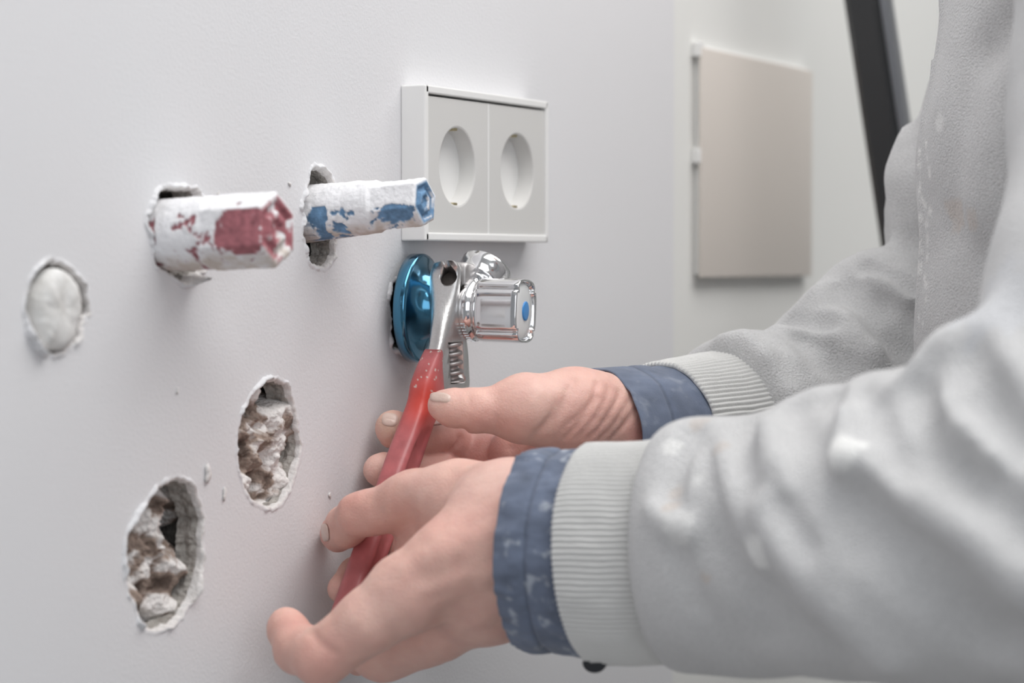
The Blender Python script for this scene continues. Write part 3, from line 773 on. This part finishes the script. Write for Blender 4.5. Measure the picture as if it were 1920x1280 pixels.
BD.limb([(TC+w3(-.02, .085, 1.598), .010), (TC+w3(.02, .085, 1.598), .010)], .004, .006)
for s in (-1, 1):
    BD.limb([(TC+w3(s*.080, .0, 1.665), .014), (TC+w3(s*.083, .0, 1.635), .009)], .004, .004)
    BD.limb([(TC+w3(s*.085, 0, .94), .082), (TC+w3(s*.10, .02, .50), .055), (TC+w3(s*.11, -.02, .10), .038), (TC+w3(s*.115, .07, .045), .030)], .02, .03)
Vb, Fb = surface_nets(BD.f, *BD.bounds(.02), .0065, margin=.012)
tb = skin_tint(Vb, [])
V, F = join((Vn, Fn), (Vf, Ff), (Vb, Fb))
body = mk('body', V, F, M['skin'], person, tint=np.concatenate([tn, tf, tb]))

def nail(bodysdf, cx, cy, rx, ry, rot, lift=.0004, col=NAILC, label=None):
    ca, sa = math.cos(rot), math.sin(rot); V = []; nr_, na_ = 7, 20
    for i in range(nr_):
        for j in range(na_):
            s = i/(nr_-1); a = j/na_*2*math.pi
            c, s2 = math.cos(a), math.sin(a); m = (abs(c)**3+abs(s2)**3)**(-1/3)
            x, y = c*m*rx*s, s2*m*ry*s
            V.append(bodysdf.hit(cx+x*ca-y*sa, cy+x*sa+y*ca))
            if i == 0: V += [V[-1]]*(na_-1); break
    V = np.array(V); e = .0004
    V = np.array(V)
    g = np.stack([bodysdf.f(V+np.eye(3)[k]*e)-bodysdf.f(V-np.eye(3)[k]*e) for k in range(3)], 1); g /= np.linalg.norm(g, axis=1, keepdims=True)
    lf = np.repeat(np.array([1, 1, 1, 1, .9, .6, -1.2]), na_)*lift
    V = V+g*lf[:, None]+g*.0002
    return mk('fingernail', V, [f[::-1] for f in grid_faces(nr_, na_)], mat_nail, body, label=label)
mat_nail = mat('fingernail', (.70, .52, .45), .35, noise_amt=.4, noise_scale=600, noise_col=(.74, .60, .52), coat=.2)
nail(FH, 825, 744.5, 20, 9.5, .12, lift=.0003)
nail(NH, 609, 998, 7, 17, -.12, lift=.00012)
nail(FH, 731, 786, 15, 12, .1, lift=.00015)

# ---- clothes
def tube(name, c0, c1, r0, r1, m, parent, nseg, nth, rad=None, squash=.88, thick=.0016, tintf=None, lift=None, **k):
    ax = c1-c0; Lg = np.linalg.norm(ax); ax /= Lg
    up = np.array([0, 0, 1.0]); up -= ax*(up@ax); up /= np.linalg.norm(up); sd = np.cross(ax, up)
    th = np.arange(nth)*2*math.pi/nth; V = []; S = []
    rows = [(0.25, -thick), (.03, -thick), (0.0, -thick*.4)]+[(s, 0.0) for s in np.linspace(.008, .992, nseg)]+[(1.0, -thick*.4), (.97, -thick), (.75, -thick)]
    for s, o in rows:
        r = r0+(r1-r0)*s
        rr = r+o+(rad(th, s, o) if rad else 0)
        V.append(c0+ax*(Lg*s)+np.outer(np.cos(th)*rr, up)+np.outer(np.sin(th)*rr*squash, sd)+(lift(th, s)[:, None]*ax if lift else 0)); S += [s]*nth
    V = np.concatenate(V)
    tint = tintf(V, np.array(S), np.tile(th, len(rows))) if tintf else None
    return mk(name, V, grid_faces(len(rows), nth), m, parent, tint=tint, **k)
NV = np.array([.135, .165, .235])
def navy_tint(spots):
    def f(V, S, T_):
        n = fbm(V*120, 4)[:, None]; t = NV*(1+.35*n)
        n2 = fbm(V*210+11, 3)
        g = (np.clip(n2-.22, 0, 1)*2.2*spots)[:, None]; g = np.clip(g, 0, .55)
        t = t*(1-g)+np.array([.50, .54, .60])*g
        seam = (np.exp(-((S-.42)/.012)**2))[:, None]*.45
        return t*(1-seam)
    return f
nz_ = lambda sc, am, sd: (lambda th, s, o: am*fbm(np.c_[np.cos(th)*sc, np.sin(th)*sc, np.full(len(th), s*2.2+sd)], 3))
nc0, nc1 = q(990, 1028, 1.048), q(1130, 1037, 1.035)
def navyrad(th, s, o):
    return nz_(5, .0016, 1)(th, s, o)+.0007*np.sin(th*34)*np.exp(-(s/.16)**2)*fbm(np.c_[np.cos(th)*3, np.sin(th)*3, np.zeros(len(th))+4], 2)*2-.0008*np.exp(-((s-.42)/.03)**2)+.0016*np.exp(-((s-.2)/.2)**2)
c = tube('shirt_cuff', nc0, nc1, .0425, .0458, M['navy'], person, 50, 360, rad=navyrad, tintf=navy_tint(1.0), squash=.92, label='navy shirt cuff on the nearer wrist, speckled with plaster')
p = q(1115, 1243, 1.02)
V, F = lathe([(.0005, -.001), (.0045, -.001), (.0052, 0), (.0045, .0012), (.0035, .0008), (.0005, .0008)], p, (-.75, -.35, -.55), (0, 0, 1), 32)
mk('cuff_button', V, F, M['button'], c)
fc0, fc1 = q(1118, 834, 1.202), q(1262, 829, 1.232)
tube('shirt_cuff', fc0, fc1, .0384, .0398, M['navy'], person, 50, 360, rad=lambda th, s, o: nz_(3, .0012, 7)(th, s, o)-.0007*np.exp(-((s-.42)/.03)**2)-.0012*np.exp(-((s-.75)/.12)**2), tintf=navy_tint(.25), squash=.95, label='navy shirt cuff on the farther wrist')

FB = np.array([.69, .69, .69])
def fleece_tint(V, spots, sc=60):
    n = fbm(V*sc, 4)[:, None]; t = FB*(1+.10*n)
    for P, r, c, w in spots:
        wob = 1+.35*vnoise((V-P)*260)
        g = np.clip((1-np.linalg.norm(V-P, axis=1)/(r*wob))*6, 0, 1)[:, None]*w; t = t*(1-g)+np.array(c)*g
    return t
WHITE = (1.0, 1.0, .98); TAN = (.68, .56, .47)

# near sleeve
NS = Body()
NS.limb([C(1150, 1034, 1.030, 196), C(1290, 1026, 1.014, 222), C(1420, 1022, .985, 232), C(1600, 1000, .95, 262), C(1760, 985, .915, 290), C(2040, 975, .885, 335)], .03, .02)
NS.limb([C(2060, 970, .88, 310), C(2125, 560, .905, 262), C(2175, 200, .945, 262), (nsh, .062)], .04, .02)
NS.limb([C(1300, 868, .985, 84), C(1280, 985, .972, 80)], .02, .02)
NS.limb([C(1548, 800, .945, 72), C(1515, 815, .955, 72)], .02, .012)
NS.limb([C(1650, 790, .925, 88), C(1690, 800, .91, 95)], .02, .014)
NS.limb([C(1810, 695, .885, 92), C(1850, 760, .875, 120)], .02, .016)
cutP = q(1258, 1034, 1.020); cutN = q(1112, 1037, 1.034)-q(1270, 1034, 1.018); cutN /= np.linalg.norm(cutN)
def smax(a, b, k): return -smin(-a, -b, k)
NS.extra = lambda P, D: smax(D, (P-cutP)@cutN, .010)
gro = [([(1296,815),(1270,870),(1252,930)], 8, -4.0), ([(1397,790),(1388,870)], 9, -2.2), ([(1486,762),(1528,844),(1556,924),(1594,1017)], 9, -4.5), ([(1548,738),(1552,750)], 7, -6),
       ([(1612,740),(1608,820)], 7, -2.5), ([(1640,760),(1650,844),(1697,900)], 9, -4), ([(1722,735),(1753,835),(1800,877),(1856,942),(1917,994)], 11, -6.0),
       ([(1603,935),(1650,989),(1716,1055),(1786,1125),(1856,1195)], 13, -7.0), ([(1744,680),(1800,755)], 8, -4), ([(1809,670),(1856,741),(1917,820)], 12, -8),
       ([(1462,961),(1510,1030)], 8, -2.5), ([(1440,1120),(1500,1180),(1560,1215)], 12, -3), ([(1340,1000),(1400,1100),(1440,1180)], 12, -1.8), ([(1270,1040),(1300,1130)], 8, -1.5)]
rid = [([(1232,950),(1262,985),(1290,992)], 9, 3.0), ([(1434,960),(1490,1055),(1575,1149),(1660,1233)], 11, 5.0), ([(1603,865),(1669,910),(1739,957),(1833,1008),(1917,1092)], 12, 6.5),
       ([(1700,720),(1735,797),(1790,845)], 9, 3.5), ([(1758,700),(1812,790),(1860,850)], 9, 4.5), ([(1584,774),(1566,868)], 9, 3), ([(1330,800),(1350,900),(1360,960)], 12, 1.5),
       ([(1680,1010),(1760,1080),(1850,1150)], 9, 1.5), ([(1440,790),(1450,870)], 10, 2.5), ([(1868,600),(1880,700),(1917,760)], 12, 4)]
for P_, r, a in gro+rid: NS.stroke(P_, r*.0008 if r < 13 else r*.001, a*.0019)
rs = random.Random(4)
for i in range(17):
    x = 1290+i*36+rs.uniform(-9, 9); y = 800-max(0, (x-1330))*.38+rs.uniform(20, 60); sl = .12+.95*(i/17)
    pts = []
    for k in range(5):
        pts.append((min(1916, x), min(1225, y))); st = rs.uniform(45, 75); x += st*sl*(.8+.25*k); y += st
    amp = (-1 if i % 2 else 1)*rs.uniform(.0012, .0026)
    NS.stroke(pts[:rs.choice((3, 4, 5))], rs.uniform(.0035, .0055), amp)
base_extra = NS.extra
def wavy(sd, amp, sc): return lambda P, D: D+amp*fbm(P*sc+sd, 3)
w1 = wavy(3, .0018, 24)
NS.extra = lambda P, D: base_extra(P, w1(P, D))

# far sleeve
FS = Body()
FS.limb([C(1240, 834, 1.228, 150), C(1365, 806, 1.262, 156), C(1410, 790, 1.27, 164), C(1500, 772, 1.285, 148), C(1590, 712, 1.30, 162), C(1670, 640, 1.315, 168), C(1770, 600, 1.33, 150)], .02, .012)
FS.limb([C(1790, 560, 1.33, 130), C(1795, 360, 1.33, 130), C(1850, 200, 1.33, 112), (fsh, .06)], .02, .008)
FS.limb([C(1640, 530, 1.30, 50), C(1720, 570, 1.29, 60)], .01, .012)
cutP2 = q(1352, 808, 1.258); cutN2 = q(1262, 829, 1.232)-q(1410, 800, 1.272); cutN2 /= np.linalg.norm(cutN2)
w2 = wavy(8, .0028, 38)
FS.extra = lambda P, D: smax(w2(P, D), (P-cutP2)@cutN2, .008)
for P_, r, a in [([(1465,600),(1500,602),(1545,608)], 6, -4.5), ([(1459,618),(1515,618),(1552,630)], 5, 2.5), ([(1568,538),(1615,531)], 4, -1.5), ([(1621,499),(1671,515),(1709,540)], 4, -4),
                 ([(1577,553),(1624,571),(1652,615),(1693,646)], 9, -5), ([(1540,548),(1590,585),(1640,650)], 8, 2.5), ([(1506,634),(1537,671),(1577,690)], 8, -2.5), ([(1670,570),(1710,600)], 8, -4),
                 ([(1400,640),(1440,680),(1480,740)], 6, 1.5), ([(1430,650),(1470,700)], 8, -1.2), ([(1690,230),(1672,330),(1690,460)], 7, 2), ([(1350,640),(1390,636),(1430,665)], 7, 2.5), ([(1640,520),(1700,560)], 6, 2)]:
    FS.stroke(P_, r*.001, a*.0026)

# torso of the sweatshirt
TS = Body()
def tcap(dx, rr, k):
    pts = [(2184, -330, 398), (2170, 60, 392), (2136, 300, 400), (2134, 640, 402), (2132, 1100, 402), (2136, 1750, 392)]
    TS.limb([(q(x, y, 1.17)+np.array([dx, 0, 0]), r*1.17/FPX*rr) for x, y, r in pts], .03, k)
tcap(0, 1, .03); tcap(.11, 1, .05); tcap(.19, .92, .05)
TS.limb([(nsh, .058), (w3(1.15, -.38, 1.485), .062), (w3(1.36, -.37, 1.485), .062), (fsh, .058)], .02, .05)
TS.limb([(w3(1.25, -.37, 1.49), .07), (w3(1.25, -.36, 1.53), .066)], .02, .02)
TS.limb([C(1762, -200, 1.17, 6), C(1764, 0, 1.17, 6), C(1752, 120, 1.17, 6), C(1733, 230, 1.17, 6), C(1724, 300, 1.17, 6), C(1722, 640, 1.17, 6), C(1722, 900, 1.17, 6)], .004, .004)
w4 = wavy(5, .0035, 14)
TS.extra = lambda P, D: smax(w4(P, D), .90-P[:, 2], .012)
for P_, r, a in [([(1800,80),(1780,250),(1765,420),(1760,600)], 20, 3), ([(1863,90),(1920,30)], 10, -5), ([(1850,140),(1800,260),(1790,380)], 14, -3), ([(1880,150),(1850,300),(1840,420)], 16, 4), ([(1790,430),(1850,470)], 12, -3), ([(1745,380),(1760,520),(1750,640)], 10, -2)]:
    TS.stroke(P_, r*.001, a*.001)
Vt, Ft = surface_nets(TS.f, *TS.bounds(), .0032, margin=.01)
tt_ = fleece_tint(Vt, [(TS.spot(1796, 400), .009, TAN, .45), (TS.spot(1820, 410), .006, TAN, .4), (TS.spot(1760, 230), .005, WHITE, .6), (TS.spot(1770, 470), .014, (.72, .72, .72), .4), (TS.spot(1740, 520), .010, (.74, .74, .74), .4)]
    + [(TS.spot(1722+random.uniform(0, 26), y), random.uniform(.0012, .003), WHITE, .8) for y in range(270, 620, 14)])
shirt = mk('sweatshirt', Vt, Ft, M['fleece'], person, tint=tt_)
Vs, Fs = surface_nets(NS.f, *NS.bounds(), .0024, margin=.010)
ts = fleece_tint(Vs, [(NS.spot(1420, 1032), .0075, WHITE, 1), (NS.spot(1580, 832), .0095, WHITE, .9), (NS.spot(1572, 855), .006, WHITE, .9), (NS.spot(1256, 836), .0045, WHITE, .9), (NS.spot(1268, 985), .009, WHITE, .55),
    (NS.spot(1262, 950), .005, TAN, .5), (NS.spot(1270, 925), .004, TAN, .4), (NS.spot(1345, 838), .005, TAN, .35), (NS.spot(1310, 790), .005, TAN, .4), (NS.spot(1304, 900), .004, WHITE, .5), (NS.spot(1440, 770), .006, WHITE, .5), (NS.spot(1870, 560), .02, (.70, .72, .76), .5), (NS.spot(1322, 1082), .0025, TAN, .5)], 40)
mk('sleeve', Vs, Fs, M['fleece'], shirt, tint=ts)
Vs, Fs = surface_nets(FS.f, *FS.bounds(), .0018, margin=.008)
mk('sleeve', Vs, Fs, M['fleece'], shirt, tint=fleece_tint(Vs, [], 90))
def ribs(N, amp, sd, pinch=0):
    def f(th, s, o):
        ph = N*th+.9*math.sin(s*5+sd)+1.5*fbm(np.c_[np.cos(th)*4, np.sin(th)*4, np.full(len(th), s*4+sd)], 2)
        return amp*np.abs(np.sin(ph/2))*2*(1 if o > -.001 else 0)+nz_(2.5, .0014, sd)(th, s, o)
    return f
tube('knit_cuff', q(1112, 1037, 1.034), q(1270, 1034, 1.018), .0462, .0466, M['knit'], shirt, 40, 1000, rad=ribs(118, .0007, 1), squash=.95, thick=.0025)
tube('knit_cuff', q(1244, 828, 1.228), q(1385, 806, 1.266), .0402, .0418, M['knit'], shirt, 40, 1000, rad=ribs(96, .0006, 2), squash=.95, thick=.0025)

# trousers, shoes, hair: below and above the picture, but the worker stands in the room
TR = Body()
for s in (-1, 1): TR.limb([(TC+w3(s*.06, 0, .96), .105), (TC+w3(s*.09, .0, .84), .100), (TC+w3(s*.10, .02, .50), .075), (TC+w3(s*.11, -.02, .07), .062)], .03, .03)
TR.extra = lambda P, D: smax(smax(wavy(2, .006, 12)(P, D), P[:, 2]-1.0, .005), .035-P[:, 2], .004)
Vs, Fs = surface_nets(TR.f, *TR.bounds(), .007, margin=.015); mk('trousers', Vs, Fs, M['trouser'], person)
for s in (-1, 1):
    SH = Body(); o_ = TC+w3(s*.113, 0, 0)
    SH.limb([(o_+w3(0, -.045, .045), .044), (o_+w3(0, .05, .042), .042), (o_+w3(0, .15, .034), .037), (o_+w3(0, .18, .03), .031)], .02, .02).limb([(o_+w3(0, -.03, .05), .048), (o_+w3(0, -.02, .11), .048)], .02, .02)
    SH.extra = lambda P, D: smax(D, .001-P[:, 2], .003)
    Vs, Fs = surface_nets(SH.f, *SH.bounds(), .006, margin=.012); mk('shoe', Vs, Fs, M['shoe'], person)
HR = Body(); HR.limb([(TC+w3(0, -.012, 1.70), .086), (TC+w3(0, -.035, 1.665), .076)], .02, .02)
HR.extra = lambda P, D: smax(D, (P-(TC+w3(0, .045, 1.69)))@np.array([0, .8, -.6]), .01)
Vs, Fs = surface_nets(HR.f, *HR.bounds(), .005, margin=.012); mk('hair', Vs, Fs, M['hair'], person)
